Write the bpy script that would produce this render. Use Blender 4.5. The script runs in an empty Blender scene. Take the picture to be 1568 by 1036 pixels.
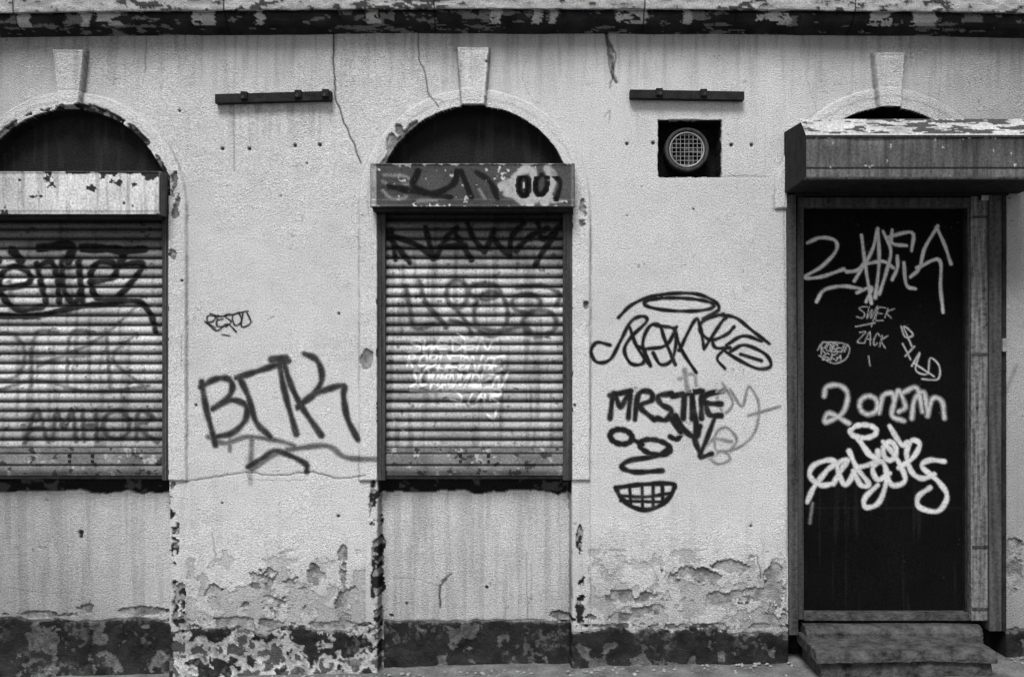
import bpy, bmesh, math
import numpy as np
S=300.0; D=5.2; CU=784.0; CV=518.0; CZ=(1024-518)/S
scene=bpy.context.scene
# ---------------------------------------------------------------- helpers
def PX(u,y=0.0): return (u-CU)/S*(D+y)/D
def PZ(v,y=0.0): return CZ+(CV-v)/S*(D+y)/D
def ss(a,b,x):
    t=np.clip((x-a)/(b-a),0,1); return t*t*(3-2*t)
_lat={}
def vn(U,V,sc,seed=0,scv=None):
    scv=scv or sc
    if seed not in _lat: _lat[seed]=np.random.RandomState(seed+100).rand(256,256).astype(np.float32)
    L=_lat[seed]; a=U/sc+1000.37+seed*7.1; b=V/scv+1000.61+seed*3.3
    i=np.floor(a).astype(np.int32); j=np.floor(b).astype(np.int32); fa=(a-i).astype(np.float32); fb=(b-j).astype(np.float32)
    fa=fa*fa*(3-2*fa); fb=fb*fb*(3-2*fb)
    i0=i%256;i1=(i+1)%256;j0=j%256;j1=(j+1)%256
    return (L[i0,j0]*(1-fa)+L[i1,j0]*fa)*(1-fb)+(L[i0,j1]*(1-fa)+L[i1,j1]*fa)*fb
def fbm(U,V,sc,seed=0,o=4,scv=None):
    s=0;t=0;a=1.0; scv=scv or sc
    for k in range(o):
        s=s+a*vn(U,V,sc/2**k,seed+k*11,scv/2**k); t+=a; a*=0.55
    return s/t
def cr(pts,n=6):
    P=np.array(pts,float)
    if len(P)<3: return P
    P=np.vstack([2*P[0]-P[1],P,2*P[-1]-P[-2]]); out=[]
    for i in range(1,len(P)-2):
        p0,p1,p2,p3=P[i-1:i+3]
        for k in range(n):
            t=k/n
            out.append(0.5*((2*p1)+(-p0+p2)*t+(2*p0-5*p1+4*p2-p3)*t*t+(-p0+3*p1-3*p2+p3)*t**3))
    out.append(P[-2]); return np.array(out)
def stroke(M,us,vs,pts,w,soft=2.0,a=1.0,smooth=True,taper=True):
    Q=cr(pts) if smooth else np.array(pts,float)
    n=len(Q); m=w/2*1.2+soft+1
    for k in range(n-1):
        (x0,y0),(x1,y1)=Q[k],Q[k+1]
        r=w/2*(1+(.15*math.sin(k*.9+x0*.05) if smooth else 0))
        i0,i1=np.searchsorted(us,[min(x0,x1)-m,max(x0,x1)+m]); j0,j1=np.searchsorted(vs,[min(y0,y1)-m,max(y0,y1)+m])
        if i1<=i0 or j1<=j0: continue
        uu=us[None,i0:i1]; vv=vs[j0:j1,None]
        dx=x1-x0;dy=y1-y0;L=dx*dx+dy*dy+1e-9
        t=np.clip(((uu-x0)*dx+(vv-y0)*dy)/L,0,1)
        d=np.hypot(uu-x0-t*dx,vv-y0-t*dy)
        mk=a*ss(-soft,soft,r-d)
        M[j0:j1,i0:i1]=np.maximum(M[j0:j1,i0:i1],mk)
def ring(cx,cy,rx,ry,rot=0,a0=0,a1=370):
    o=[];c=math.cos(math.radians(rot));s=math.sin(math.radians(rot))
    for k in range(13):
        a=math.radians(a0+(a1-a0)*k/12); x=rx*math.cos(a);y=ry*math.sin(a)
        o.append((cx+x*c-y*s,cy+x*s+y*c))
    return o
FONT={'S':[[(.9,.1),(.4,0),(.1,.25),(.8,.6),(.7,.95),(.05,.95)]],'W':[[(0,0),(.2,1),(.5,.3),(.75,1),(1,-.05)]],'E':[[(.9,.02),(.1,.05),(.05,.5),(.1,1),(.95,.95)],[(.05,.5),(.7,.45)]],
'D':[[(.1,0),(.15,1),(.8,.8),(.85,.3),(.0,0)]],'N':[[(0,1),(.1,0),(.8,1),(.95,0)]],'R':[[(.1,1),(.1,.05),(.8,.1),(.7,.45),(.15,.5),(.95,1.05)]],'O':[[(.5,0),(.08,.4),(.3,.95),(.85,.8),(.9,.25),(.45,0)]],
'B':[[(.1,0),(.1,1)],[(.0,.02),(.75,.1),(.7,.4),(.15,.48),(.85,.6),(.8,.92),(.1,1)]],'M':[[(0,1),(.15,0),(.45,.7),(.8,0),(1,1)]],'A':[[(0,1),(.45,0),(.9,1.05)],[(.1,.65),(.85,.6)]],'K':[[(.1,0),(.15,1)],[(.9,0),(.2,.5),(1,1)]],
'T':[[(0,.02),(1,0)],[(.5,0),(.45,1)]],'I':[[(.5,0),(.45,1)]],'C':[[(.9,.15),(.4,0),(.1,.5),(.4,1),(.9,.85)]],'Z':[[(.0,.05),(.9,0),(.1,.95),(1,1)]],'U':[[(.05,0),(.1,.9),(.8,.9),(.9,0)]]}
def word(t,u0,u1,v0,v1,seed=1,slant=.15,tilt=0,j=.07):
    r=np.random.RandomState(seed); o=[]; n=len(t); w=(u1-u0)/n
    for i,c in enumerate(t):
        dv=r.uniform(-.08,.08)*(v1-v0); sc=r.uniform(.85,1.12)
        for st in FONT[c]:
            o.append([(u0+w*i+(x*.92+r.uniform(-j,j))*w*sc+(1-y)*slant*(v1-v0), v0+dv+tilt*(i+x)/n+(y+r.uniform(-j,j))*(v1-v0)*sc) for x,y in st])
    return o
def mesh_grid(name,X,Y,Z,attrs,mat,parent=None,fm=None,flip=False,smooth=True):
    nv,nu=X.shape
    co=np.stack([X,Y,Z],-1).reshape(-1,3).astype(np.float32)
    idx=np.arange(nv*nu).reshape(nv,nu)
    a=idx[:-1,:-1];b=idx[1:,:-1];c=idx[1:,1:];d=idx[:-1,1:]
    F=np.stack([a,b,c,d],-1).reshape(-1,4)
    if flip: F=F[:,::-1]
    if fm is not None: F=F[fm.reshape(-1)]
    used=np.unique(F); remap=np.full(nv*nu,-1); remap[used]=np.arange(len(used))
    F=remap[F]; co=co[used]
    me=bpy.data.meshes.new(name)
    me.vertices.add(len(co)); me.vertices.foreach_set("co",co.ravel())
    me.loops.add(F.size); me.loops.foreach_set("vertex_index",F.ravel().astype(np.int32))
    me.polygons.add(len(F)); me.polygons.foreach_set("loop_start",np.arange(0,F.size,4,dtype=np.int32))
    me.polygons.foreach_set("use_smooth",np.full(len(F),smooth))
    me.update(calc_edges=True)
    for k,A in attrs.items():
        at=me.attributes.new(k,'FLOAT','POINT')
        at.data.foreach_set("value",np.broadcast_to(A,X.shape).reshape(-1)[used].astype(np.float32))
    me.materials.append(mat)
    ob=bpy.data.objects.new(name,me); scene.collection.objects.link(ob)
    if parent: ob.parent=parent
    return ob
def link(ob,parent=None):
    scene.collection.objects.link(ob)
    if parent: ob.parent=parent
    return ob
def empty(name):
    e=bpy.data.objects.new(name,None); e.empty_display_size=.1; return link(e)
def add_poly(name,verts,faces,mat,parent=None,bevel=0.0,seg=2):
    me=bpy.data.meshes.new(name); bm=bmesh.new()
    vs_=[bm.verts.new(v) for v in verts]
    for f in faces: bm.faces.new([vs_[i] for i in f])
    bmesh.ops.recalc_face_normals(bm,faces=bm.faces)
    if bevel: bmesh.ops.bevel(bm,geom=list(bm.edges),offset=bevel,segments=seg,affect='EDGES',profile=.6)
    bm.to_mesh(me); bm.free(); me.materials.append(mat)
    ob=bpy.data.objects.new(name,me); return link(ob,parent)
BF=[(0,1,2,3),(4,7,6,5),(0,4,5,1),(1,5,6,2),(2,6,7,3),(3,7,4,0)]
def box(name,x0,x1,z0,z1,y0,y1,mat,parent=None,bevel=.002,dzl=0,dxb=0):
    v=[(x0+dxb,y0,z0-dzl),(x1+dxb,y0,z0),(x1,y0,z1),(x0,y0,z1-dzl),(x0+dxb,y1,z0-dzl),(x1+dxb,y1,z0),(x1,y1,z1),(x0,y1,z1-dzl)]
    return add_poly(name,v,BF,mat,parent,bevel)
def pbox(name,u0,u1,v0,v1,yf,yb,mat,parent=None,bevel=.002,**k):
    return box(name,PX(u0,yf),PX(u1,yf),PZ(v1,yf),PZ(v0,yf),yf,yb,mat,parent,bevel,**k)
def extrude_x(name,prof,x0,x1,mat,parent=None,bevel=0):
    n=len(prof); v=[(x0,p[0],p[1]) for p in prof]+[(x1,p[0],p[1]) for p in prof]
    f=[(i,(i+1)%n,n+(i+1)%n,n+i) for i in range(n)]+[tuple(range(n)),tuple(range(2*n-1,n-1,-1))]
    return add_poly(name,v,f,mat,parent,bevel)
# ---------------------------------------------------------------- materials
def newmat(name):
    m=bpy.data.materials.new(name); m.use_nodes=True; nt=m.node_tree; nt.nodes.clear()
    out=nt.nodes.new('ShaderNodeOutputMaterial'); b=nt.nodes.new('ShaderNodeBsdfPrincipled')
    nt.links.new(b.outputs[0],out.inputs[0]); return m,nt,b,out
def N(nt,t,**k):
    n=nt.nodes.new(t)
    for a,v in k.items(): setattr(n,a,v)
    return n
def attr_mat(name,fine=120,var=.25,bump=.5,bdist=.004,rough=.9,metal=0,fine2=None,spec=.3,alpha=False,const=None,streak=False):
    m,nt,b,out=newmat(name); L=nt.links.new
    tc=N(nt,'ShaderNodeTexCoord'); 
    n1=N(nt,'ShaderNodeTexNoise'); n1.inputs['Scale'].default_value=fine; n1.inputs['Detail'].default_value=2; n1.inputs['Roughness'].default_value=.75
    L(tc.outputs['Object'],n1.inputs['Vector'])
    n2=N(nt,'ShaderNodeTexNoise'); n2.inputs['Scale'].default_value=fine2 or fine*.22; n2.inputs['Detail'].default_value=1
    if streak:
        mp=N(nt,'ShaderNodeMapping'); mp.inputs['Scale'].default_value=(1,1,.06); L(tc.outputs['Object'],mp.inputs['Vector']); L(mp.outputs[0],n2.inputs['Vector'])
    else: L(tc.outputs['Object'],n2.inputs['Vector'])
    ad=N(nt,'ShaderNodeMath',operation='ADD'); L(n1.outputs[0],ad.inputs[0]); L(n2.outputs[0],ad.inputs[1])
    mr=N(nt,'ShaderNodeMapRange'); mr.inputs[1].default_value=.6; mr.inputs[2].default_value=1.4; mr.inputs[3].default_value=1-var; mr.inputs[4].default_value=1+var
    L(ad.outputs[0],mr.inputs[0])
    mu=N(nt,'ShaderNodeMath',operation='MULTIPLY'); L(mr.outputs[0],mu.inputs[0])
    if const is None:
        at=N(nt,'ShaderNodeAttribute',attribute_name='alb'); L(at.outputs['Fac'],mu.inputs[1])
    else: mu.inputs[1].default_value=const
    cc=N(nt,'ShaderNodeCombineColor')
    for i in range(3): L(mu.outputs[0],cc.inputs[i])
    L(cc.outputs[0],b.inputs['Base Color'])
    b.inputs['Roughness'].default_value=rough; b.inputs['Metallic'].default_value=metal; b.inputs['Specular IOR Level'].default_value=spec
    bp=N(nt,'ShaderNodeBump'); bp.inputs['Strength'].default_value=bump; bp.inputs['Distance'].default_value=bdist
    L(ad.outputs[0],bp.inputs['Height']); L(bp.outputs[0],b.inputs['Normal'])
    if alpha:
        am=N(nt,'ShaderNodeAttribute',attribute_name='mask')
        s=N(nt,'ShaderNodeMath',operation='SUBTRACT'); L(n1.outputs[0],s.inputs[0]); s.inputs[1].default_value=.5
        s2=N(nt,'ShaderNodeMath',operation='MULTIPLY'); L(s.outputs[0],s2.inputs[0]); s2.inputs[1].default_value=2.0
        one=N(nt,'ShaderNodeMath',operation='SUBTRACT'); one.inputs[0].default_value=1.2; L(am.outputs['Fac'],one.inputs[1])
        s3=N(nt,'ShaderNodeMath',operation='MULTIPLY'); L(s2.outputs[0],s3.inputs[0]); L(one.outputs[0],s3.inputs[1])
        s4=N(nt,'ShaderNodeMath',operation='MULTIPLY_ADD'); L(s3.outputs[0],s4.inputs[0]); L(am.outputs['Fac'],s4.inputs[1]); L(am.outputs['Fac'],s4.inputs[2])
        s4.use_clamp=True
        L(s4.outputs[0],b.inputs['Alpha'])
    return m
M_wall=attr_mat('stucco_paint',fine=130,var=.44,bump=1.0,bdist=.010,rough=.95,fine2=230,spec=.05)
M_gd=attr_mat('spray_paint_black',fine=130,var=.3,bump=.9,bdist=.009,rough=.8,fine2=230,spec=.08,alpha=True)
M_metal=attr_mat('painted_steel',fine=170,var=.5,bump=.4,bdist=.002,rough=.65,fine2=90,spec=.15)
M_door=attr_mat('black_door_paint',fine=230,var=.6,bump=.3,bdist=.002,rough=.9,fine2=140,spec=.02)
M_gm=attr_mat('spray_paint_metal',fine=170,var=.25,bump=.35,bdist=.002,rough=.7,fine2=90,spec=.08,alpha=True)
M_dark=attr_mat('dark_rusty_steel',fine=90,var=.6,bump=.7,bdist=.003,rough=.8,const=.022,spec=.1)
M_frame=attr_mat('frame_steel',fine=70,var=.7,bump=.8,bdist=.004,rough=.7,const=.065,streak=True,fine2=40,spec=.15)
M_framel=attr_mat('frame_steel_worn',fine=38,var=.95,bump=1.0,bdist=.007,rough=.6,const=.15,streak=True,fine2=60,spec=.2)
M_rail=attr_mat('rail_steel',fine=80,var=.7,bump=.6,bdist=.003,rough=.7,const=.05,streak=True,fine2=50,spec=.15)
M_boxs=attr_mat('box_steel',fine=80,var=.5,bump=.5,bdist=.003,rough=.7,const=.10,spec=.15)
M_stone=attr_mat('step_stone',fine=36,var=.8,bump=1,bdist=.012,rough=.9,const=.07,spec=.1,fine2=12)
M_pave=attr_mat('pavement_asphalt',fine=60,var=.6,bump=1,bdist=.01,rough=.9,const=.17,fine2=8,spec=.1)
M_road=attr_mat('road_asphalt',fine=60,var=.4,bump=1,bdist=.01,rough=.9,const=.06)
M_alu=attr_mat('worn_aluminium',fine=80,var=.4,bump=.3,bdist=.002,rough=.45,const=.34,metal=.3)
M_black=attr_mat('duct_black',fine=30,var=.3,bump=.2,rough=.9,const=.012,spec=.05)
M_roof=attr_mat('roof_slate',fine=20,var=.4,bump=.5,rough=.8,const=.12)

bld=empty('rendered_shop_building')
# ---------------------------------------------------------------- facade heightfield
us=np.concatenate([np.linspace(-1400,-40,60),np.arange(-24,1592,1.55),np.linspace(1606,2900,60)])
vs=np.concatenate([np.arange(34,1044,1.55),np.linspace(1046,1120,6)])
U,V=np.meshgrid(us,vs)
def opening_sd(cx,cy,bot,R=148):
    return np.where(V<cy,np.hypot(U-cx,V-cy)-R,np.maximum(np.abs(U-cx)-R,V-bot))
jag=(fbm(U,V,9,3,3)-.5)
sd1=opening_sd(110,318,2000)+jag*2.0
sd2=opening_sd(727,313,2000)+jag*2.0
sdd=np.where(V<308,np.hypot(U-1358,V-308)-140,np.abs(U-1374)-165)
sdv=np.maximum(np.abs(U-1056.5)-47.5,np.abs(V-227.5)-42.5)+jag*2.5
sdW=np.minimum(sd1,sd2)
H=(fbm(U,V,220,21,3)-.5)*.014+(fbm(U,V,34,22,3)-.5)*.007+(fbm(U,V,9,23,2)-.5)*.002
alb=np.full_like(U,.79)
alb*=1+(fbm(U,V,160,31,4)-.5)*.24+(fbm(U,V,22,35,3)-.5)*.14
st=fbm(U,V,14,41,3,scv=260)
alb*=1-.07*ss(.52,.75,st)*ss(420,60,V)
alb*=1-.22*ss(.50,.70,fbm(U,V,7,43,3,scv=90))*ss(190,50,V)
alb*=1-.10*ss(.5,.75,fbm(U,V,10,47,3,scv=200))*ss(600,860,V)
alb*=1-.36*ss(150,40,V+(fbm(U,V,60,44,3)-.5)*50)  # grime toward top and base, with vignette darkening mixed into the albedo
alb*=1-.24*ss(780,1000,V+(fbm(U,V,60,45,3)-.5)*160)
alb*=1-.38*ss(420,-80,U+(fbm(U,V,200,46,3)-.5)*160)-.44*ss(1120,1580,U+(fbm(U,V,200,48,3)-.5)*160)  # left and right ends darkened in the albedo to imitate lens vignette
# rusty run-off under the steel bars
for (a0,a1,t0) in [(335,505,160),(968,1005,155),(1104,1138,155)]:
    alb*=1-.28*((U>a0)&(U<a1))*ss(.48,.7,fbm(U,V,6,49,3,scv=120))*ss(t0+80,t0,V)*(V>t0)
band=np.full_like(U,99.)
for (cx,cy,Ro,lo) in [(110,318,176,735),(727,313,176,735),(1358,308,172,320)]:
    band=np.minimum(band,np.where(V<cy,np.hypot(U-cx,V-cy)-Ro,np.maximum(np.abs(U-cx)-Ro,V-lo)))
H+=.018*ss(1.5,-1.5,band+jag*2)
alb*=1-.38*np.exp(-((band-1+jag*3)/1.7)**2)*(.35+.65*ss(.42,.58,fbm(U,V,50,50,3)))
arc=(band<0)&(V<330)
alb=np.where(arc,alb*1.12,np.where(band<0,alb*1.04,alb))
alb=np.where(arc,alb*(1-.25*np.exp(-((band+14+jag*4)/2.0)**2)),alb)
def keystone(cx,t,b,wt,wb):
    global H,alb
    hw=wt+(wb-wt)*(V-t)/(b-t)
    sd=np.maximum(np.maximum(np.abs(U-cx)-hw,t-V),V-b)+jag*1.5
    H=np.maximum(H,.05*ss(1.6,-.6,sd)+H*.3)
    alb=np.where(sd<0,alb*1.12,alb); alb*=1-.5*np.exp(-((sd-1.5)/1.5)**2)
    H-=.004*np.exp(-((sd+5)/1.2)**2)*(sd<0)
keystone(111,80,165,24,15); keystone(725,76,164,24,17); keystone(1358,84,168,23,16)
def line(pts,w,dark,depth,jit=2.5,seed=1,soft=1.0):
    global H,alb
    r=np.random.RandomState(seed); P=np.array(pts,float); Q=[]
    for k in range(len(P)-1):
        n=max(2,int(np.hypot(*(P[k+1]-P[k]))/7))
        for i in range(n): Q.append(P[k]+(P[k+1]-P[k])*i/n+r.uniform(-jit,jit,2)*.7)
    Q.append(P[-1]); M=np.zeros_like(U); stroke(M,us,vs,Q,w,soft,1,False)
    alb*=1-dark*M; H-=depth*M
line([(512,46),(511,90),(514,150),(524,180),(535,205),(545,228),(553,250)],2.2,.9,.008,1.6,1)
line([(528,170),(545,160),(560,150)],1,.3,.002,2,61)
line([(512,120),(508,150),(506,190)],1,.3,.002,1.5,62)
line([(640,44),(642,90),(652,118),(657,145),(672,165)],1.8,.8,.005,1.8,2)
line([(651,118),(657,150),(680,158)],1.2,.4,.003,2,3)
line([(926,48),(931,75),(936,92),(938,110),(944,126)],4,.85,.014,3,4,2)
line([(934,60),(944,90),(940,110),(934,135)],2.2,.7,.006,3,5)
line([(284,738),(330,729),(378,722),(420,728),(480,722),(520,733),(560,727)],1.9,.7,.006,2,6)
line([(378,722),(382,735),(470,735)],1.2,.4,.003,2,7)
line([(1104,270),(1172,270)],1.6,.5,.003,1,8)
line([(1172,200),(1172,300)],1,.18,.002,1,81)
line([(225,58),(222,112)],1.5,.55,.003,1.5,9)
line([(358,160),(359,262)],2.2,.45,.003,.6,10); line([(366,165),(380,160),(383,222)],1.2,.3,.001,1,11)
line([(905,345),(906,560),(903,700),(905,960)],1.3,.3,.003,1,12); line([(1200,310),(1204,500),(1207,700),(1203,940)],1.4,.35,.003,1,13)
line([(1130,280),(1128,300)],1,.3,.002,1,14)
line([(1122,440),(1126,458),(1140,462)],1,.4,.002,1,28)
line([(805,95),(800,120),(812,150),(830,175)],1,.35,.002,2,63)
line([(1240,60),(1236,120),(1250,170)],1,.3,.002,2,64)
line([(1440,60),(1442,110),(1436,160)],1,.3,.002,2,65)
line([(1145,855),(1160,850),(1165,885)],2,.6,.004,2,15)
line([(925,180),(935,170),(932,190)],1.5,.5,.003,2,16)
line([(325,815),(330,850),(318,870)],1.6,.5,.004,2,17)
line([(1000,870),(1003,885)],1.6,.4,.004,2,18)
line([(675,895),(690,884)],3,.7,.003,1,19); line([(672,935),(672,903),(682,892)],3.5,.8,.003,1,20)
line([(806,850),(808,955)],2,.35,.002,1,24); line([(815,860),(814,940)],2,.25,.002,1,25)
line([(600,890),(640,893),(675,905)],1.4,.3,.002,1,26)
line([(280,512),(279,560)],1.5,.4,.003,1,27)
line([(0,905),(60,915),(90,912)],1.2,.3,.002,1,29)
for (x,y,r) in [(341,228,2.6),(382,228,2.6),(452,223,2.8),(490,222,2.8),(960,220,2.6),(1000,219,2.8),(1120,222,2.8),(1151,222,2.6),(690,186,2.2),(745,98,1.8),(519,480,2),(968,150,2),(1150,805,2),(113,820,4),(113,826,3),(280,430,2),(897,465,4),(745,980,2),(275,170,2),(1013,455,1.5),(470,250,1.5),(1062,320,1.5),(880,620,2),(518,790,2.5),(300,620,2),(745,905,2.5),(340,770,1.6),(430,300,1.2),(960,330,1.2),(680,350,1.2),(620,930,2)]:
    d=np.hypot(U-x,V-y); mk=ss(r+1,r-1,d); alb*=1-.92*mk; H-=.012*mk
pit=vn(U,V,4,70)*vn(U,V,40,71); alb*=1-.4*ss(.76,.86,pit)
H-=.003*ss(.75,.85,pit)
cz=np.abs(fbm(U,V,90,75,3)-.5); alb*=1-.12*np.exp(-(cz/.0016)**2)
# ---- damage / peeling
dm=fbm(U+(fbm(U,V,20,79,2)-.5)*30,V+(fbm(U,V,20,78,2)-.5)*30,30,81,5); dm2=fbm(U,V,10,91,4)
bias=np.full_like(U,-.85)
def blob(cx,cy,rx,ry,s):
    global bias
    d=np.sqrt(((U-cx)/rx)**2+((V-cy)/ry)**2); bias=np.maximum(bias,-.85+(s+.85)*ss(2.3,.7,d))
for b in [(402,885,22,15,.06),(455,895,30,11,.10),(480,880,10,14,.12),(525,865,6,22,.14),(350,950,60,5,.05),(420,957,150,5,.06),(530,925,16,22,.00),(430,925,50,12,-.08),(330,905,14,12,-.08),
          (1062,882,32,11,.20),(1125,866,28,7,.18),(1185,895,13,30,.10),(1100,916,70,8,.04),(965,912,30,8,.12),(935,945,40,6,.06),(1050,958,170,4,.06),(1150,915,40,12,.06),(1190,940,16,14,.08),(1010,935,30,8,-.04),
          (128,937,20,6,.16),(210,942,40,5,.10),(60,947,50,4,.10),
          (577,860,7,105,.10),(571,770,5,45,.12),(889,885,6,70,.13),(886,835,4,20,.2),(268,830,6,90,.08),(274,925,9,45,.12),(264,770,5,30,.16),(600,950,12,6,.05),(860,948,16,5,.1),
          (562,548,8,12,.35),(270,300,6,26,.14),(556,322,8,8,.28),(892,330,6,18,.2),(268,385,6,10,.22),(600,222,6,16,.2),(612,200,5,6,.24),(897,468,4,5,.2),
          (1553,870,12,30,.16),(1545,300,10,12,.14),(1556,835,11,9,.25),(1213,930,5,34,.12),(935,85,3,30,.0)]: blob(*b)
ra=np.hypot(U-110,V-318); la=(V<300)&(U<262)
bias=np.where(la,np.maximum(bias,-.85+.97*ss(11,3,np.abs(ra-152))),bias)
rb=np.hypot(U-727,V-313); bias=np.where((V<300)&(U<640)&(U>560),np.maximum(bias,-.85+.88*ss(9,2,np.abs(rb-151))),bias)
edge=(dm-.5)*1.6+(dm2-.5)*.6+bias
pm=ss(-.01,.02,edge)
lip=np.exp(-((edge+.03)/.022)**2)*(bias>-.35)
under=.36*(.35+1.3*fbm(U,V,10,95,4))
under*=1-.40*ss(.54,.58,fbm(U,V,18,97,3))
vd=((U<600)&(U>556)&(V>700))|((U>875)&(U<900)&(V>780))|((U<285)&(U>245)&(V>700))
under=np.where(vd,.03+.34*ss(.50,.60,fbm(U,V,9,96,3)),under)
under=np.where(la,.03+.15*ss(.55,.62,dm2),under)
alb=alb*(1+.22*lip); alb=np.where(la&(np.abs(ra-158)<12),alb*1.15,alb)
alb=np.minimum(alb,.82)
alb*=1-.6*np.exp(-((edge-.004)/.012)**2)*(bias>-.35)
alb=alb*(1-pm)+under*pm
H=H-.011*pm+.004*lip+(fbm(U,V,12,98,3)-.5)*.010*pm
pier=(((U>285)&(U<560))|((U>900)&(U<1205)))&(V>840)
fl=fbm(U,V,20,101,5)-.5+.15*ss(850,960,V)-.095
f2=ss(0,.01,fl)*pier; alb*=1-.22*f2*(1-pm); H-=.004*f2*(1-pm)
alb*=1-.6*np.exp(-(fl/.007)**2)*pier*(1-pm)
alb*=1+.15*np.exp(-((fl+.014)/.008)**2)*pier*(1-pm)
fl2=fbm(U,V,13,104,4)-.5-.06
alb*=1-.35*np.exp(-(fl2/.008)**2)*pier*(1-pm)*ss(860,900,V)
# ---- plinth
rg=fbm(U,V,16,110,5)-.5
pl=V-(966+(fbm(U,V,26,111,4)-.5)*26+rg*16)
pl=np.where((U>583)&(U<876),V-(958+(fbm(U,V,30,112,3)-.5)*8+rg*6),pl)
pl=np.where(U<262,V-(956+(fbm(U,V,30,113,3)-.5)*14+rg*8),pl)
pk=ss(-1,1,pl)
pal=.028*(.3+1.4*fbm(U,V,20,115,4))
pierP=(U>265)&(U<585)
fk=(dm-.5)*.8+(fbm(U,V,22,121,5)-.5)*.8+np.where(pierP,-.015+.05*ss(975,1000,V),-.17)+np.where(U>885,.02,0)
pal=np.where(fk>0,np.where(pierP,.46,.13)*(.3+1.2*fbm(U,V,8,123,3)),pal)
pal=np.where((fk>.17),.09,pal)
pal+=.08*ss(.5,.68,fbm(U,V,6,125,3))*ss(.45,.6,fbm(U,V,50,126,2))
pal*=1+.5*ss(985,1030,V)
alb=alb*(1-pk)+pal*pk
H=H*(1-pk)+(.004+(fbm(U,V,18,130,4)-.5)*.024+np.where(fk>0,-.004,0))*pk
H-=.012*np.exp(-(pl/1.8)**2)
# ---- recesses
rW=ss(1.4,-1.4,sdW); rD=ss(1.4,-1.4,sdd); rV=ss(1.2,-1.2,sdv)
y_=.085*rW
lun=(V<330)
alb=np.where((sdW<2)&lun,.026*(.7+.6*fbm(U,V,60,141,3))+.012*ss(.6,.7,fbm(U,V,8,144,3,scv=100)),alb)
alb=np.where((sdW<1)&(V>=330)&(V<725),.04,alb)
sl=(V>735)&(V<757+(fbm(U,V,24,140,3)-.5)*12)&(sdW<0)
alb=np.where(sl,.025+.10*ss(.58,.66,fbm(U,V,16,142,3)),alb)
y_=y_+np.where(sl,.035,0)*rW
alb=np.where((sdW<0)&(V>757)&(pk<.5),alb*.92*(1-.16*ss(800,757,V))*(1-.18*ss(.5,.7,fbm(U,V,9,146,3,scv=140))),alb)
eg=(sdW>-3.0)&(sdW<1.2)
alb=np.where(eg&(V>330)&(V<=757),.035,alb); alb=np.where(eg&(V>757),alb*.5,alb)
y_=y_+.14*rD; alb=np.where((sdd<2),.02,alb)
y_=y_+.12*rV; alb=np.where(sdv<1.5,.015,alb)
lb=(np.abs(U-1053)<50)&(V>152)&(V<184)&(sdv>0)
alb=np.where(lb,np.minimum(alb*1.12,.8),alb)
alb=np.where((np.abs(U-1053)<58)&(V>150)&(V<278)&(sdv>0)&(sdv<6+jag*8),np.minimum(alb*1.1,.8),alb)
Y=y_-H*(1-.8*np.clip(rW+rD+rV,0,1)*(V<725))
X=(U-CU)/S; Z=CZ+(CV-V)/S
hid=((sdW<-16)&(V>345)&(V<700))|((sdd<-30)&(V>330)&(V<925))
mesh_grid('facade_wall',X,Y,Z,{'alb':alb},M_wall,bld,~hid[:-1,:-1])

# ---------------------------------------------------------------- graffiti on the wall
def wall_tag(strokes,val=.018,w=8,soft=2.0,al=1.0,name='graffiti_tag'):
    M=np.zeros_like(U)
    for s in strokes:
        if isinstance(s,tuple) and isinstance(s[1],(int,float)) : pts,ww=s[0],s[1]; aa=s[2] if len(s)>2 else al
        else: pts,ww,aa=s,w,al
        stroke(M,us,vs,pts,ww,soft,aa)
    M*=.76+.40*fbm(U,V,14,151,3)
    M=np.clip(M,0,1)*(1-.75*pm)
    m4=np.maximum(np.maximum(M[:-1,:-1],M[1:,:-1]),np.maximum(M[:-1,1:],M[1:,1:]))
    return mesh_grid(name,X,Y-.0015,Z,{'alb':np.full_like(U,val),'mask':M},M_gd,None,m4>.015)
wall_tag([[(309,584),(316,625),(330,680)],[(308,592),(330,580),(350,580),(356,594),(346,612),(326,624)],[(326,626),(352,612),(376,620),(376,642),(356,662),(332,668)],
 [(362,578),(400,566),(442,552)],[(366,576),(380,606),(392,645),(414,668)],[(428,556),(436,600),(454,664)],([(416,550),(438,548)],10),
 [(436,560),(446,590),(462,622),(492,666)],[(466,541),(486,552),(493,580),(478,606),(456,622)],[(456,624),(480,604),(524,590),(526,606),(532,640),(548,672)],
 ([(318,668),(345,678),(385,668),(450,682),(420,696),(386,718)],7,.6),([(352,672),(352,690)],7,.5),([(386,668),(384,712)],7,.5),([(380,714),(404,700),(424,690),(466,708),(470,722)],8),([(440,688),(500,682),(530,700),(582,702)],8,.6)],w=8.8,soft=2.8,al=.9,val=.035)
wall_tag([[(318,496),(318,484),(330,484),(326,492),(318,494),(330,502)],[(334,482),(332,498),(342,500)],[(334,490),(342,488)],[(352,480),(344,484),(354,492),(346,500)],[(366,478),(356,484),(360,498),(370,492),(366,478)],[(314,492),(332,506),(348,496),(362,508)],[(372,478),(370,500),(384,494),(378,478)],[(340,512),(352,514)],[(322,480),(340,484),(380,476)]],w=2.2,soft=1.1)
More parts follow.
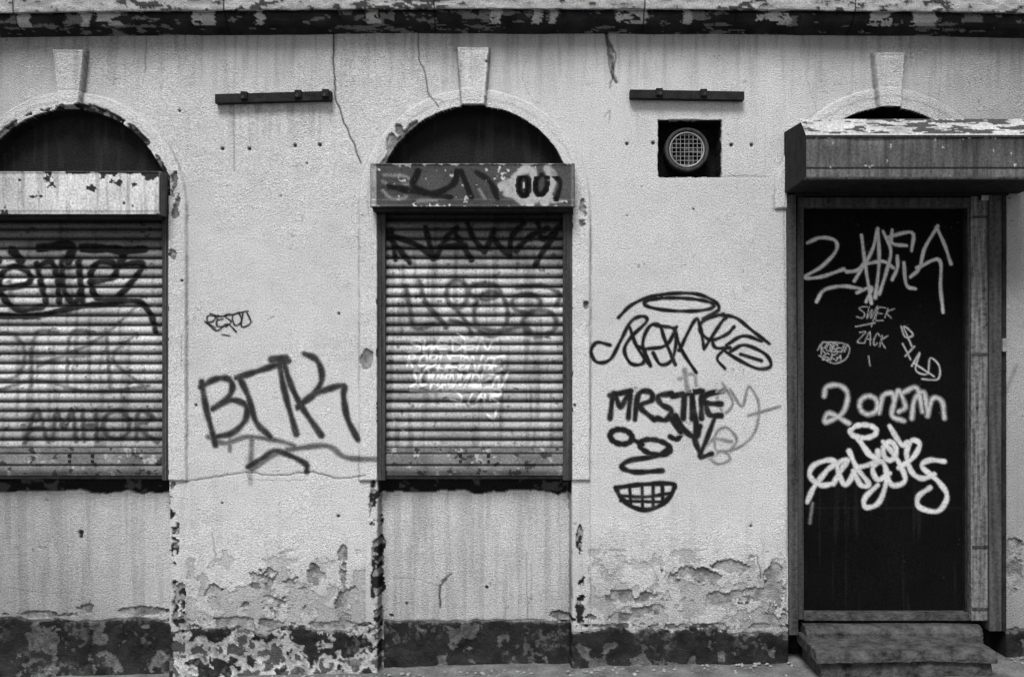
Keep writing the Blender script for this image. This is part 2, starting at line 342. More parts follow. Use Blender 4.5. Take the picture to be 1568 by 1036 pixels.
wall_tag([ring(1040,466,54,10,2),[(947,486),(968,466),(1005,452),(1060,449),(1092,460),(1100,474),(1076,488)],
 [(934,528),(914,524),(905,538),(914,554),(934,550),(950,522),(966,492),(984,484),(990,492),(966,516),(956,536),(966,556),(984,556),(988,538),(974,528)],
 [(964,500),(975,530),(996,560)],[(996,558),(984,528),(994,500),(1010,498),(1018,520),(1034,558)],[(988,534),(1020,528),(1036,500)],[(1004,498),(1034,506),(1030,548),(1012,558),(1000,540)],
 [(1032,502),(1044,536),(1066,570)],[(1040,536),(1064,490),(1072,500),(1078,532)],[(1078,534),(1104,494),(1112,486)],[(1108,480),(1078,490),(1072,506),(1088,520),(1112,512),(1124,500)],
 [(1090,520),(1096,532),(1118,532)],[(1100,482),(1126,486),(1152,506),(1178,526)],[(1112,528),(1138,514),(1166,522)],[(1118,538),(1140,528),(1172,542),(1180,560),(1160,564),(1130,550),(1108,536)],[(1134,542),(1166,552)],([(1112,532),(1098,548),(1110,564)],4)],w=5.2,soft=1.3)
wall_tag([[(934,640),(940,602),(950,622),(964,602),(962,640)],[(934,605),(966,598)],[(972,642),(978,603),(996,600),(998,612),(980,622),(1002,642)],[(1028,602),(1008,606),(1012,618),(1028,628),(1020,642),(1006,640)],[(1030,606),(1072,598)],[(1048,604),(1046,640)],[(1060,600),(1060,640)],[(1076,598),(1074,612),(1074,640)],[(1108,598),(1082,604),(1080,616),(1104,618)],[(1080,616),(1086,634),(1104,636)],
 [(1034,636),(1050,660),(1066,668),(1072,652)],([(1060,610),(1066,650),(1064,672),(1074,698)],8),([(1094,640),(1082,672),(1072,698),(1090,694)],7),[(1028,640),(1042,660)]],w=8.2,soft=2.0,al=.97)
wall_tag([(ring(951,668,17,11,10),8),(ring(1003,684,24,11,12),7.5),([(968,672),(984,680)],8),([(1026,686),(1004,698),(966,704),(952,714),(972,722),(1014,720)],7.5),([(1026,668),(1036,672),(1044,664)],7)],soft=1.8)
wall_tag([[(943,746),(984,741),(1028,740),(1031,750),(1016,770),(990,780),(966,774),(950,760),(943,746)],([(948,758),(988,760),(1028,754)],5),([(964,744),(966,772)],5.5),([(983,742),(984,780)],5.5),([(1000,742),(1000,778)],5.5),([(1014,742),(1015,768)],5.5),([(950,766),(1018,768)],5)],w=7,soft=1.5)
wall_tag([([(1048,566),(1052,592),(1062,620)],7,.45),([(1040,580),(1062,572),(1066,590)],5,.4),[(1106,586),(1122,616),(1108,632),(1098,606),(1110,592)],[(1118,596),(1136,622),(1144,596),(1150,594),(1162,620),(1156,660),(1132,684),(1098,690),(1096,664),(1112,654),(1128,672),(1118,690)],([(1146,636),(1194,622)],4,.55),[(1084,700),(1100,710),(1118,702),(1106,690),(1090,700)],([(1076,690),(1092,672),(1120,676)],5,.5)],w=4,soft=2.0,al=.5,val=.12)
wall_tag([([(380,700),(384,740)],7,.3),([(1556,560),(1540,600)],5,.3)],soft=3,val=.2)

# ---------------------------------------------------------------- flat / slatted sheets
def sheet(name,u0,u1,v0,v1,y0,du,dv,relief,albf,mat,parent):
    a=np.arange(u0,u1+du*.5,du); b=np.arange(v0,v1+dv*.5,dv); A,B=np.meshgrid(a,b)
    h=relief(A,B); k=(D+y0)/D
    XX=(A-CU)/S*k; ZZ=CZ+(CV-B)/S*k; YY=y0-h
    mesh_grid(name,XX,YY,ZZ,{'alb':albf(A,B)},mat,parent)
    return a,b,A,B,XX,YY,ZZ
def sheet_tag(G,strokes,val,w,soft=1.8,al=1.0,mod=None,mat=None,name='graffiti_tag'):
    a,b,A,B,XX,YY,ZZ=G; M=np.zeros_like(A)
    for s in strokes:
        if isinstance(s,tuple) and isinstance(s[1],(int,float)): pts,ww=s[0],s[1]; aa=s[2] if len(s)>2 else al
        else: pts,ww,aa=s,w,al
        stroke(M,a,b,pts,ww,soft,aa)
    M*=.72+.45*fbm(A,B,12,161,3)
    if mod is not None: M*=mod(A,B)
    M=np.clip(M,0,1)
    m4=np.maximum(np.maximum(M[:-1,:-1],M[1:,:-1]),np.maximum(M[:-1,1:],M[1:,1:]))
    mesh_grid(name,XX,YY-.0012,ZZ,{'alb':np.full_like(A,val),'mask':M},mat or M_gm,None,m4>.015)
PIT=14.6
def groove(A,B):   # dirt lying in slat joints keeps paint out
    p=((B-322)%PIT)/PIT
    return 1-.75*(np.exp(-((p-.06)/.10)**2)+np.exp(-((p-1.06)/.14)**2)).clip(0,1)
def slat(A,B):
    wob=(vn(A*0,np.floor((B-322)/PIT)*41.,30,177)-.5)*.0016*np.sin(A/60.+np.floor((B-322)/PIT)*2.1)
    p=((B-322)%PIT)/PIT
    return .015*np.sin(np.pi*np.clip((p-.16)/.84,0,1))**.7 + (fbm(A,B,120,171,2)-.5)*.008+wob
def slat_alb(dark0,seed):
    def f(A,B):
        p=((B-322)%PIT)/PIT
        g=.46*(.60+.8*fbm(A,B,60,seed,4))*(.75+.5*vn(A*0,np.floor((B-322)/PIT)*37.,30,seed+5))
        g*=1-.70*ss(dark0+55,dark0-10,B+(fbm(A,B,50,seed+3,3)-.5)*50)  # upper slats: soot and spray, plus the hood box's shadow painted in
        g*=1-.8*ss(352,334,B)  # near-black band below the hood, its shade put into the colour
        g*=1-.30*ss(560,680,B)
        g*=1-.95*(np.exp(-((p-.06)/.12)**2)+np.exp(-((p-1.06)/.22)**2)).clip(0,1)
        g*=1-.45*ss(.52,.75,fbm(A,B,10,seed+8,3,scv=120))
        g*=1-.35*ss(18,0,np.minimum(A-A.min(),A.max()-A)+(fbm(A,B,20,seed+6,2)-.5)*14)
        g=np.where(fbm(A,B,7,seed+14,3)>.74,g*.4,g)
        return g
    return f
def shutter(u0,u1,uL,box_u0,box_u1,bv0,bv1,boxalb,seed,dark0,rails):
    e=empty('roller_shutter')
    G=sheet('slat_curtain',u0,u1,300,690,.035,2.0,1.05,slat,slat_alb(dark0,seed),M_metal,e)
    def rb(A,B): return .010+(fbm(A,B,60,seed+9,2)-.5)*.003-.008*np.exp(-((B-712)/1.6)**2)-.006*np.exp(-((B-694)/1.4)**2)
    def ab(A,B): 
        g=.19*(.4+1.1*fbm(A,B,22,seed+10,4)); g=np.where(fbm(A,B,9,seed+12,4)>.70,.42,g); g=np.where(fbm(A,B,12,seed+13,4)>.68,.05,g)
        return g*(1-.8*np.exp(-((B-712)/1.8)**2))*(1-.7*np.exp(-((B-694)/1.6)**2))*(1-.6*ss(716,724,B))
    sheet('bottom_bar',u0,u1,685,727,.022,2.0,1.0,rb,ab,M_metal,e)
    pbox('bottom_rail_lip',u0,u1,723,733,.016,.06,M_dark,e,.001)
    for i,c in enumerate(uL):
        pbox('bolt_%d'%i,c-2.5,c+2.5,695,700,.007,.03,M_dark,e,.0015); pbox('bolt_low_%d'%i,c-2,c+2,704,708,.007,.03,M_dark,e,.001)
    for i,(r0,r1) in enumerate(rails):
        pbox('guide_rail_%d'%i,r0,r1,300,735,-.006,.08,M_rail,e,.003)
        pbox('guide_lip_%d'%i,(r0+r1)/2-1.2,(r0+r1)/2+1.2,322,735,-.012,.0,M_frame,e,.001)
    y=-.105; pbox('hood_box',box_u0,box_u1,bv0,bv1,y,.08,M_boxs,e,.004)
    def hr(A,B): return .001+(fbm(A,B,70,seed+20,2)-.5)*.008+.004*ss(4,2,np.minimum(np.minimum(A-box_u0,box_u1-A),np.minimum(B-bv0,bv1-B)))
    GB=sheet('hood_front',box_u0+1,box_u1-1,bv0+1,bv1-1,y-.004,1.5,1.0,hr,boxalb,M_metal,e)
    pbox('hood_lower_flange',box_u0+4,box_u1-4,bv1+1,bv1+6,y+.015,.07,M_dark,e,.001)
    return e,G,GB
def hoodC(A,B):
    g=.062*(.5+1.0*fbm(A,B,40,201,3))
    n=fbm(A,B,8,203,4); d=np.minimum(B-251,317-B)
    g=np.where((n+.24*np.exp(-d/1.8)+.06*ss(690,760,A)*ss(268,254,B))>.75,.5,g)
    g=np.where(A<577,.32*(.4+1.0*n),g); g=np.where(A>874,.15,g)
    g=np.where((B>304)&(B<307),g*1.8,g)
    return g
def hoodL(A,B):
    g=.60*(.65+.7*fbm(A,B,40,211,4)); n=fbm(A,B,14,213,4)
    g*=1-.35*ss(.5,.7,fbm(A,B,7,215,3,scv=90))
    g*=1-.35*ss(60,-20,A)
    g=np.where(n+.36*np.exp(-(B-263)/4.)*(A>100)+.20*np.exp(-(B-263)/4)>.73,.03,g)
    g=np.where(n+.26*np.exp(-(np.abs(A-178)/12)**2-((B-278)/12)**2)>.71,.03,g)
    g=np.where(B>321,g*.6,g); g=np.where(A>243,.12*(.5+n),g)
    return g
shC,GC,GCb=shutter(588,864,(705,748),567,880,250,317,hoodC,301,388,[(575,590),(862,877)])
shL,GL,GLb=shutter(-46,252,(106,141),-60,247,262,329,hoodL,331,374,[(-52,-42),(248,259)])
sheet_tag(GC,[[(588,348),(602,370),(628,402)],[(600,352),(606,398)],[(604,362),(640,376),(664,396)],[(664,396),(656,366),(652,348)],[(668,394),(684,364),(700,350)],[(694,352),(706,372),(722,398)],[(674,378),(712,376)],[(716,342),(726,366),(742,386)],[(742,386),(752,366),(756,352)],[(752,362),(768,380),(780,392)],[(780,392),(784,362),(802,342)],[(790,384),(812,362),(838,350)],[(824,342),(832,366),(860,344)],[(852,358),(832,384),(820,406)]],.012,8,1.8,.97,mod=groove)
sheet_tag(GC,[[(622,438),(628,474),(636,502),(664,496)],[(642,430),(652,462),(670,486)],[(650,462),(684,500)],ring(700,450,16,22),ring(742,446,24,12),ring(752,480,26,34),ring(806,464,22,14),[(700,474),(718,500),(722,512)],[(792,440),(830,438),(856,450),(852,468)],ring(826,494,26,20),[(690,490),(760,506),(800,500),(820,516)]],.045,7,3,.68,mod=groove)
sheet_tag(GC,word('SWEDEN',626,752,522,537,1,.3,0,.12)+word('ROBBED',622,716,543,563,2,.3,0,.14)+word('ONCE',700,770,546,567,3,.3,0,.14)+word('SOUAD',626,700,567,588,4,.3,0,.14)+word('BOMBEN',656,772,571,598,5,.3,0,.14)+word('STAR',690,768,596,614,7,.3,0,.14)+[[(628,598),(690,600),(762,594)],[(746,634),(756,640),(760,628)],[(700,510),(712,520),(712,540)],[(640,556),(700,552),(760,560)],([(720,590),(760,604)],7)],.78,3.9,1.2,1.0,mod=groove)
sheet_tag(GC,[[(600,655),(630,650)],[(600,640),(622,664)],[(836,690),(860,688)]],.6,3,1.5,.5)
sheet_tag(GL,[[(-20,444),(20,440),(46,432),(44,416),(22,408),(2,424),(6,454),(30,474),(66,470)],[(58,404),(66,440),(72,462)],[(58,410),(78,400),(88,420),(92,462)],[(96,398),(98,440),(112,462),(124,450),(122,400)],[(122,404),(128,462)],[(140,432),(176,424),(176,404),(152,402),(140,424),(150,456),(184,458)],[(176,408),(220,404),(196,440),(180,458),(214,462),(232,482),(240,508)],[(-20,482),(50,484),(120,470),(190,462)],([(20,384),(34,400)],12),([(62,380),(110,376),(106,400)],13),([(128,380),(186,384),(186,404)],13),([(196,384),(222,382)],12),([(-10,384),(0,400)],12)],.012,9,2.2,.97,mod=groove)
sheet_tag(GL,[ring(10,545,30,36),[(50,590),(56,512),(90,508)],[(56,545),(84,542)],[(104,590),(110,512),(146,508)],[(108,546),(138,544)],[(164,504),(170,592)],[(210,510),(174,548),(222,592)],[(-10,600),(60,582),(140,600),(230,590)],[(220,460),(150,520),(60,560)]],.08,5,2.5,.58,mod=groove)
sheet_tag(GL,[[(40,676),(58,628),(74,674)],[(48,656),(68,654)],[(82,674),(88,628),(100,656),(112,628),(118,674)],[(128,628),(130,674)],[(148,628),(150,674)],[(130,650),(150,650)],ring(180,650,20,22),[(210,674),(214,630),(236,640),(212,652),(242,676)]],.04,6.5,2.6,.7,mod=groove)
sheet_tag(GL,[[(-10,470),(30,455)],[(250,455),(236,470)]],.5,3,2,.4)
sheet_tag(GCb,[[(588,268),(620,270),(628,280),(604,286),(586,278)],[(586,292),(600,304),(622,302),(616,290)],[(640,308),(668,306)],([(734,290),(742,304)],5)],.28,5,2.6,.75)
sheet_tag(GCb,[([(768,286),(800,276),(806,306)],13),([(806,258),(790,274),(792,296),(812,312)],14),([(838,258),(846,276),(834,308)],14),([(776,296),(850,306)],10),([(816,262),(820,306)],12),([(770,284),(790,300),(800,310)],11)],.45,10,2.5,.95)
sheet_tag(GCb,[ring(802,284,7,15),ring(829,282,8,15,10),[(846,264),(858,280),(852,304)],([(640,262),(634,286),(664,296),(694,282),(700,262)],9,.85),([(706,262),(722,302)],9,.8),([(596,286),(640,294),(690,302)],8,.7),([(730,264),(750,278),(762,304)],8,.7)],.010,6,2.0,.95)

# ---------------------------------------------------------------- door
yd=.07
def drel(A,B): return (fbm(A,B,90,401,2)-.5)*.005
def dalb(A,B):
    g=.006*(.8+.4*fbm(A,B,40,403,4)); sp=vn(A,B,2.4,405)*vn(A,B,30,406)
    g=np.where(sp>.83,.04,g); g=np.where(vn(A,B,3,407)>.990,.16,g)
    g+=.006*ss(.62,.78,fbm(A,B,8,408,3,scv=150))*ss(700,800,B)+.006*np.exp(-((B-777)/1.2)**2)
    return g
door=empty('metal_door'); door.parent=bld
GD=sheet('door_leaf',1226,1492,312,944,yd,1.5,1.5,drel,dalb,M_door,door)
WH=.66
sheet_tag(GD,[[(1236,372),(1256,364),(1278,368),(1280,384),(1258,408),(1232,424),(1256,424),(1292,412)],[(1250,462),(1262,444),(1290,438),(1318,442)],
 [(1296,416),(1312,414),(1322,404)],[(1319,360),(1324,400),(1334,464)],[(1326,462),(1334,440),(1312,448)],[(1308,430),(1334,386),(1344,350)],[(1344,350),(1346,400),(1340,456)],[(1326,404),(1352,400),(1368,410)],[(1352,354),(1364,384),(1356,420),(1346,450)],[(1366,352),(1366,372),(1388,376)],[(1356,364),(1396,356),(1396,384)],[(1374,392),(1374,410),(1366,428)],[(1384,402),(1388,436),(1402,442)],[(1436,346),(1416,380),(1408,410),(1394,424)],[(1434,348),(1446,374),(1456,404)],[(1404,410),(1438,398),(1440,440),(1444,478)]],WH,4.8,1.5,.97,mat=M_gm)
sheet_tag(GD,word('SWEK',1310,1368,468,486,14,.3,4)+word('ZACK',1312,1356,508,524,22,.3,6)+[[(1330,545),(1332,560)],[(1310,500),(1340,494)],[(1344,468),(1334,500)]],WH,1.5,1.0,.6)
sheet_tag(GD,[[(1380,500),(1386,516),(1398,512),(1384,500),(1396,530)],[(1382,526),(1394,550)],[(1386,545),(1400,530)],[(1396,560),(1408,540),(1402,566),(1420,572),(1424,548),(1438,560),(1436,580),(1412,580)],[(1400,556),(1430,576)]],WH,2.2,1.2,.7)
sheet_tag(GD,word('ROBEN',1256,1296,526,540,31,.2,0,.15)+word('SKA',1260,1290,542,552,33,.2,0,.15)+[[(1252,536),(1262,524),(1298,528),(1296,548),(1276,556),(1254,544)]],WH,1.4,.9,.6)
sheet_tag(GD,[[(1262,606),(1266,592),(1286,590),(1298,604),(1290,632),(1264,646),(1270,632),(1300,648)],ring(1330,620,14,14),[(1346,632),(1352,606),(1366,602),(1370,612),(1376,598),(1386,622),(1376,630)],[(1370,612),(1366,636),(1384,644)],[(1384,600),(1404,594),(1412,630)],[(1396,640),(1400,612),(1414,600),(1420,630)],[(1420,636),(1428,610),(1442,614),(1446,640)]],WH,5,3.6,.88)
sheet_tag(GD,[ring(1322,660,20,10),([(1312,668),(1330,694),(1340,700)],8),[(1236,768),(1246,746),(1266,720),(1280,708),(1268,704),(1246,712),(1240,728),(1256,742),(1276,740)],[(1276,740),(1290,716),(1298,704),(1282,712),(1294,742),(1312,716)],[(1300,690),(1312,716),(1330,740),(1318,742),(1306,720)],[(1312,716),(1342,706),(1344,690)],[(1344,742),(1324,762),(1326,776),(1346,768),(1358,730),(1350,706),(1336,716),(1344,734),(1362,724)],[(1352,676),(1372,700),(1386,734),(1366,742),(1356,720)],ring(1362,690,10,14),[(1376,716),(1398,700),(1408,680),(1396,674),(1388,694),(1396,722),(1412,732),(1430,726)],[(1446,706),(1424,704),(1412,714),(1438,738),(1450,760),(1436,782),(1408,776),(1406,760),(1424,746)],[(1362,652),(1380,680),(1390,676)]],WH,7,1.9,.98)
sheet_tag(GD,[([(1244,770),(1240,800)],3,.35)],WH,3,3,.3)
pbox('jamb_outer',1205,1219,292,972,-.02,.12,M_frame,door,.004,dxb=.012)
pbox('jamb_inner',1221,1231,300,948,.015,.12,M_rail,door,.003)
pbox('header_outer',1205,1545,289,299,-.02,.12,M_dark,door,.003)
pbox('header_inner',1222,1512,302,318,.01,.12,M_frame,door,.004)
pbox('jamb_worn',1487,1514,300,950,.0,.12,M_framel,door,.005)
pbox('jamb_worn_lip',1478,1487.5,316,946,.04,.11,M_dark,door,.003)
pbox('jamb_far',1515,1534,298,966,-.02,.12,M_frame,door,.004)
pbox('jamb_far_edge',1534.6,1541,298,966,-.008,.12,M_dark,door,.002)
for v in (330,540,835,930): pbox('hinge_%d'%v,1489,1513,v,v+4,-.004,.02,M_rail,door,.001)
pbox('threshold',1231,1492,938,950,.02,.13,M_stone,door,.004)
box('lock_plate',PX(1531),PX(1537),PZ(538),PZ(518),-.032,-.015,M_alu,door,.002)
# canopy
can=empty('door_canopy')
xL=(1235-CU)/S*(D-.4)/D; xR=xL+1.20
pr=[(.0,PZ(278,-.4)),(-.385,PZ(272,-.4)),(-.4,PZ(270,-.4)),(-.4,PZ(210,-.4)),(-.30,PZ(187,-.3)),(.0,PZ(187,-.3)+.012)]
extrude_x('canopy_box',pr,xL,xR,M_dark,can,.004)
nu=420
def cansheet(name,y0,z0,y1,z1,alf,nvv):
    t=np.linspace(0,1,nvv)[:,None]; x=np.linspace(xL-.004,xR+.004,nu)[None,:]
    XX=np.broadcast_to(x,(nvv,nu)).copy(); YY=np.broadcast_to(y0+(y1-y0)*t,(nvv,nu))+0; ZZ=np.broadcast_to(z0+(z1-z0)*t,(nvv,nu))+0
    A=XX*300; B=np.broadcast_to(t*abs(math.hypot(y1-y0,z1-z0))*300,(nvv,nu))+500
    YY=YY-(fbm(A,B,60,501,2)-.5)*.010
    mesh_grid(name,XX,YY,ZZ,{'alb':alf(A,B,t)},M_metal,can)
def caf(A,B,t):
    g=.085*(.25+1.5*fbm(A,B,5,503,4,scv=90))*(.5+1.0*fbm(A,B,50,505,3))
    g=g*(1+.8*ss(.35,.0,t)*fbm(A,B,9,509,3,scv=20))
    g=g*(1-.6*ss(.4,0,t)*ss(540,640,A))
    g=np.where((t>.80),g*1.3,g); g=np.where((t>.765)&(t<.80),.015,g)
    n=fbm(A,B,10,507,4); g=np.where(n+.25*np.exp(-t/.05)>.80,.4,g); return g
def cat(A,B,t):
    g=.46*(.4+1.1*fbm(A,B,25,511,4)); n=fbm(A,B,30,513,4,scv=6); g=np.where(n+.14*np.exp(-((A-610)/60)**2)>.60,.07,g)
    g=np.where(t>.88,.5*(.5+n),g); return g
zb=PZ(270,-.4);zt=PZ(209,-.4)
cansheet('canopy_fascia',-.409,zt,-.409,zb-.004,caf,40)
cansheet('canopy_top_sheet',-.300,PZ(186,-.3)+.012,-.411,zt+.002,cat,24)
box('canopy_lip',xL-.006,xR+.006,zt-.006,zt+.004,-.418,-.40,M_rail,can,.002)
box('canopy_bottom_lip',xL-.006,xR+.006,zb-.016,zb-.004,-.416,-.38,M_rail,can,.003)
# step: one rough worn slab with a sill behind
stp=empty('door_step'); zs=.18
def step_block(name,x0,x1,y0,y1,z0,z1,mat,seed=0,amp=1.0):
    bm=bmesh.new(); me=bpy.data.meshes.new(name)
    bmesh.ops.create_cube(bm,size=1)
    for v in bm.verts: v.co=((x0+x1)/2+v.co.x*(x1-x0),(y0+y1)/2+v.co.y*(y1-y0),(z0+z1)/2+v.co.z*(z1-z0))
    bmesh.ops.subdivide_edges(bm,edges=list(bm.edges),cuts=40,use_grid_fill=True)
    P=np.array([v.co[:] for v in bm.verts])*300
    n1=fbm(P[:,0]+P[:,1]*.3,P[:,2]+P[:,1],40,600+seed,4)-.5; n2=fbm(P[:,0],P[:,2]*1.5+P[:,1],9,610+seed,3)-.5
    for v,a,b in zip(bm.verts,n1,n2):
        e=min(abs(v.co.y-y0),.03)/.03; f=min(abs(v.co.z-z1),.03)/.03; ch=max(0,1-math.hypot(e,f))
        v.co.y+=(a*.03+b*.01)*amp+ch*.012; v.co.z+=(a*.016+b*.008)*amp-ch*.010
    bm.to_mesh(me); bm.free(); me.materials.append(mat)
    for p in me.polygons: p.use_smooth=True
    return link(bpy.data.objects.new(name,me),stp)
step_block('step_slab',PX(1258,-.28),PX(1519,-.28),-.275,.05,-.15,zs-.045,M_stone,seed=4)
step_block('step_tread',PX(1250,-.3),PX(1527,-.3),-.30,.05,zs-.05,zs,M_stone,seed=2,amp=.8)
step_block('upper_sill',PX(1234,-.04),PX(1505,-.04),-.045,.10,zs-.03,zs+.045,M_stone,seed=3,amp=.5)
# ---------------------------------------------------------------- steel brackets
from mathutils import Matrix, Vector
def bracket(u0,u1,vl,vr,h,nubs):
    e=empty('steel_bracket'); y=-.045
    v=[]
    for yy in (y,.01):
        v+=[(PX(u0,y),yy,PZ(vl+h,y)),(PX(u1,y),yy,PZ(vr+h,y)),(PX(u1,y),yy,PZ(vr,y)),(PX(u0,y),yy,PZ(vl,y))]
    add_poly('bar',v,BF,M_dark,e,.002)
    for i,n in enumerate(nubs):
        t=(n-u0)/(u1-u0); vv=vl+(vr-vl)*t
        pbox('clip_%d'%i,n-5,n+5,vv-3,vv+h*.6,y-.012,y+.02,M_dark,e,.002)
        bm=bmesh.new(); me=bpy.data.meshes.new('bolt')
        bmesh.ops.create_cone(bm,cap_ends=True,segments=6,radius1=.009,radius2=.009,depth=.014)
        bmesh.ops.rotate(bm,verts=bm.verts,matrix=Matrix.Rotation(math.pi/2,3,'X'))
        bmesh.ops.translate(bm,verts=bm.verts,vec=(PX(n,y),y-.016,PZ(vv+h*.5,y))); bm.to_mesh(me); bm.free(); me.materials.append(M_rail)
        link(bpy.data.objects.new('bolt_%d'%i,me),e)
bracket(329,507,144,139,14,(373,456,498)); bracket(965,1140,137,140,13,(1010,1078))
# ---------------------------------------------------------------- extractor fan
fan=empty('extractor_fan')
fy=.03; fcx=PX(1052,fy); fcz=PZ(229,fy); k=(D+fy)/D/S
def lathe(name,prof,mat,seg=48):
    v=[];f=[]
    for i in range(seg):
        a=2*math.pi*i/seg
        for r,y in prof: v.append((fcx+r*math.cos(a),y,fcz+r*math.sin(a)))
    n=len(prof)
    for i in range(seg):
        for j in range(n-1):
            f.append((i*n+j,((i+1)%seg)*n+j,((i+1)%seg)*n+j+1,i*n+j+1))
    o=add_poly(name,v,f,mat,fan)
    for p in o.data.polygons: p.use_smooth=True
    return o
R=34*k
lathe('duct_ring',[(R*.98,.13),(R,fy+.02),(R*1.0,fy+.004),(R*.95,fy-.006),(R*.86,fy-.004),(R*.80,fy+.006),(R*.76,fy+.012),(R*.76,.12)],M_rail)
lathe('inner_rim',[(R*.80,fy+.004),(R*.775,fy-.002),(R*.73,fy+.004),(R*.73,fy+.02)],M_alu)
lathe('back_disc',[(0.0005,.115),(R*.78,.115)],M_black)  # near-black disc closing the duct behind the blades
v=[];f=[]
def bar(x0,z0,x1,z1,y,w):
    global v,f
    dx,dz=x1-x0,z1-z0;L=math.hypot(dx,dz); nx,nz=-dz/L*w,dx/L*w; b=len(v)
    for yy in (y-w,y+w): v+= [(x0+nx,yy,z0+nz),(x1+nx,yy,z1+nz),(x1-nx,yy,z1-nz),(x0-nx,yy,z0-nz)]
    f+=[tuple(b+i for i in q) for q in BF]
rr=R*.76; m=8
for i in range(m):
    t=-rr+2*rr*(i+.5)/m; h=math.sqrt(max(rr*rr-t*t,1e-6))
    bar(fcx+t,fcz-h,fcx+t,fcz+h,fy+.008,.0012); bar(fcx-h,fcz+t,fcx+h,fcz+t,fy+.0106,.0012)
add_poly('wire_grille',v,f,M_alu,fan)
v=[];f=[]
for i in range(5):
    a=2*math.pi*i/5; b=len(v)
    for (r,da,yy) in [(.01,-.3,.07),(R*.7,-.25,.055),(R*.7,.45,.085),(.01,.5,.075)]:
        v.append((fcx+r*math.cos(a+da),yy,fcz+r*math.sin(a+da)))
    f.append((b,b+1,b+2,b+3))
add_poly('fan_blades',v,f,M_rail,fan)
lathe('fan_hub',[(.0005,.05),(.012,.052),(.016,.06),(.016,.11)],M_rail,24)
# ---------------------------------------------------------------- cornice
ux=np.concatenate([np.linspace(-1400,-40,50),np.arange(-30,1600,2.0),np.linspace(1620,2900,50)])
ctrl=[(0.02,PZ(53)),(-.012,PZ(50,-.012)),(-.022,PZ(47,-.022)),(-.030,PZ(46,-.03)),(-.045,PZ(42,-.045)),(-.075,PZ(37,-.075)),(-.098,PZ(30,-.098)),(-.108,PZ(22,-.108)),(-.105,PZ(16,-.105)),(-.118,PZ(15,-.118)),(-.135,PZ(14,-.135)),(-.138,PZ(9,-.138)),(-.138,PZ(2,-.138)),(-.138,PZ(-14,-.138)),(-.10,PZ(-22,-.10)),(0.0,PZ(-28,0)),(.0,PZ(-260,0)),(.0,PZ(-1100,0))]
prof=[]
for i in range(len(ctrl)-1):
    a=np.array(ctrl[i]);b=np.array(ctrl[i+1]); n=max(1,min(14,int(np.hypot(*(b-a))/.006)))
    for q in range(n): prof.append(a+(b-a)*q/n)
prof.append(np.array(ctrl[-1])); prof=np.array(prof)
sarc=np.concatenate([[0],np.cumsum(np.hypot(*np.diff(prof,axis=0).T))])*300
UU,SS_=np.meshgrid(ux,sarc); YY=np.broadcast_to(prof[:,0:1],UU.shape).copy(); ZZ=np.broadcast_to(prof[:,1:2],UU.shape).copy()
ZZ-=np.clip(((UU-784)/784)**2,0,1.1)*.022
n=fbm(UU,SS_,16,701,5,scv=7); n2=fbm(UU,SS_,70,703,3,scv=30)
YY+=(n-.5)*.018; ZZ+=(n2-.5)*.008
ca=.038*(.4+1.2*fbm(UU,SS_,20,705,3))
ca=np.where((n*.62+n2*.38>.600),.26,ca)
fas=YY<-.126
ca=np.where(fas|(SS_>85),np.where(n*.6+n2*.4+np.where(UU>800,.03,0)>.44,.52*(.5+.9*n),.08),ca)
for (a0,a1) in [(305,338),(566,584),(752,768),(815,830),(838,850),(1322,1356),(1385,1420),(134,148),(1040,1052),(160,196),(1150,1200),(400,410),(40,60),(940,985)]:
    w=(UU>a0+(n-.5)*18)&(UU<a1+(n-.5)*18)&(YY<-.076)&(YY>-.128)&(n>(.33 if a1-a0<36 else .47)); ca=np.where(w,.65,ca)
ca=np.where(np.abs(((UU+40)%157)-80)<.9,.012,ca)
mesh_grid('cornice',(UU-CU)/S,YY,ZZ,{'alb':ca},M_wall,bld,flip=True)
xl,xr=(-1400-CU)/S,(2900-CU)/S; zt_=PZ(-1100)
add_poly('side_walls_and_back',[(xl,.3,-.4),(xr,.3,-.4),(xr,9,-.4),(xl,9,-.4),(xl,.3,zt_),(xr,.3,zt_),(xr,9,zt_),(xl,9,zt_)],[(1,2,6,5),(2,3,7,6),(3,0,4,7)],M_stone,bld)
extrude_x('roof',[(-.25,zt_),(4.6,zt_+2.4),(9.3,zt_),(9.3,zt_-.1),(-.25,zt_-.1)],xl-.2,xr+.2,M_roof,bld)
# ---------------------------------------------------------------- ground
SL=.026
def gz(x): return SL*x
def tilt(ob):
    for v_ in ob.data.vertices: v_.co.z+=gz(v_.co.x)
def plane(name,x0,x1,y0,y1,z,mat):
    return add_poly(name,[(x0,y0,z),(x1,y0,z),(x1,y1,z),(x0,y1,z)],[(0,1,2,3)],mat)
g=plane('ground',-400,400,-400,400,-.16,M_road); tilt(g)
road=plane('road',-60,60,-9.5,-2.6,-.13,M_road); tilt(road)
pu=np.arange(-4.5,4.5,.02); pv=np.arange(-2.6,.16,.02); PXX,PYY=np.meshgrid(pu,pv)
hz=gz(PXX)+(fbm(PXX*300,PYY*300,60,801,4)-.5)*.02
mesh_grid('pavement',PXX,PYY,hz,{'alb':PXX*0},M_pave,None,flip=True)
kb=extrude_x('kerb',[(-2.74,-.16),(-2.74,-.012),(-2.73,0),(-2.605,0),(-2.605,-.16)],-30,30,M_stone); tilt(kb)
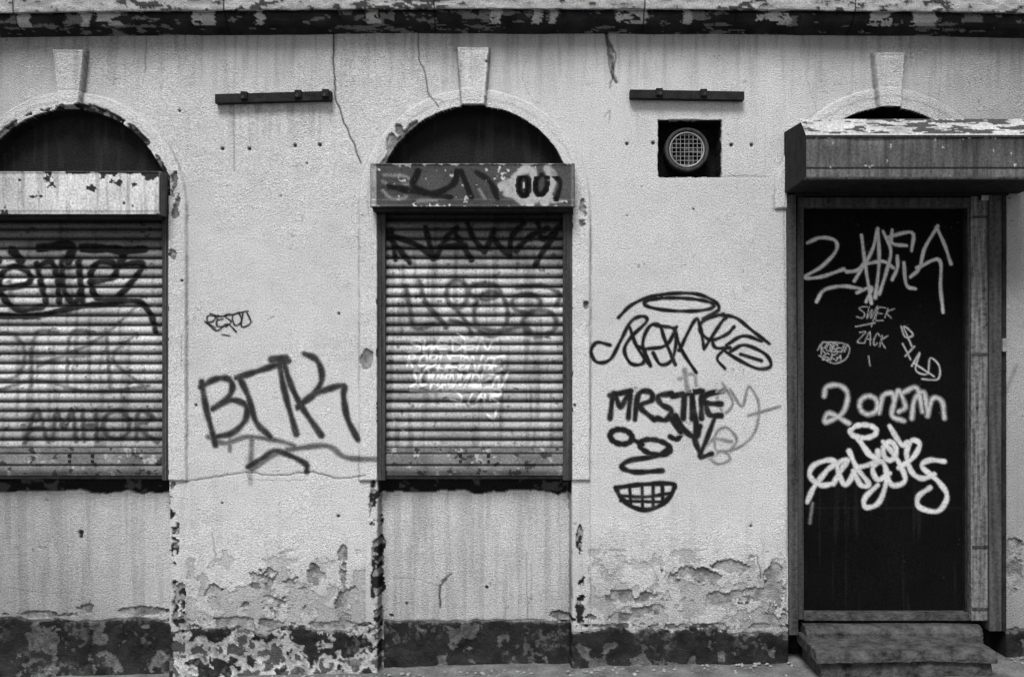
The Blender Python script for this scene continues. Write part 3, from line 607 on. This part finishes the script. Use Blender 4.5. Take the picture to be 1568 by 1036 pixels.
for nm,a0,a1 in(('pavement',-30,-4.5),('pavement',4.48,30)):
    p_=plane(nm,a0,a1,-2.6,.16,-.002,M_pave); tilt(p_)
bm=bmesh.new(); r=np.random.RandomState(5)
for i in range(260):
    x=r.uniform(-2.7,2.8); y=-abs(r.normal(0,.06))-.03; s=r.uniform(.003,.010)
    if 1.45<x<2.5 and y>-.36: continue
    q=bmesh.ops.create_icosphere(bm,subdivisions=1,radius=s)
    for v_ in q['verts']:
        v_.co=(v_.co.x*r.uniform(.7,1.8)+x,v_.co.y*r.uniform(.7,1.5)+y,v_.co.z*r.uniform(.4,1)+gz(x)+s*.3+.004)
me=bpy.data.meshes.new('plaster_rubble'); bm.to_mesh(me); bm.free(); me.materials.append(attr_mat('rubble',const=.3,fine=60,var=.5)); link(bpy.data.objects.new('plaster_rubble',me))
# ---------------------------------------------------------------- light
w=bpy.data.worlds.new('World'); scene.world=w; w.use_nodes=True; nt=w.node_tree; bg=nt.nodes['Background']
sky=nt.nodes.new('ShaderNodeTexSky'); sky.sky_type='NISHITA'; sky.sun_disc=False
EL=math.radians(54); AZ=math.radians(193)
sky.sun_elevation=EL; sky.sun_rotation=AZ
bw=nt.nodes.new('ShaderNodeRGBToBW'); nt.links.new(sky.outputs[0],bw.inputs[0]); nt.links.new(bw.outputs[0],bg.inputs[0]); bg.inputs[1].default_value=.15
sl_=bpy.data.lights.new('sun','SUN'); sl_.energy=3.1; sl_.angle=math.radians(20); so=link(bpy.data.objects.new('sun',sl_))
dv=Vector((math.sin(AZ)*math.cos(EL),math.cos(AZ)*math.cos(EL),math.sin(EL)))
so.rotation_euler=dv.to_track_quat('Z','Y').to_euler(); so.location=dv*10
cam=bpy.data.cameras.new('camera'); co=link(bpy.data.objects.new('camera',cam)); co.location=(0,-D,CZ); co.rotation_euler=(math.pi/2,0,0)
cam.sensor_width=36; cam.lens=36*D/(1568/S); cam.clip_end=1500; cam.clip_start=.05
scene.camera=co
scene.view_settings.view_transform='Standard'; scene.view_settings.look='None'; scene.view_settings.exposure=0
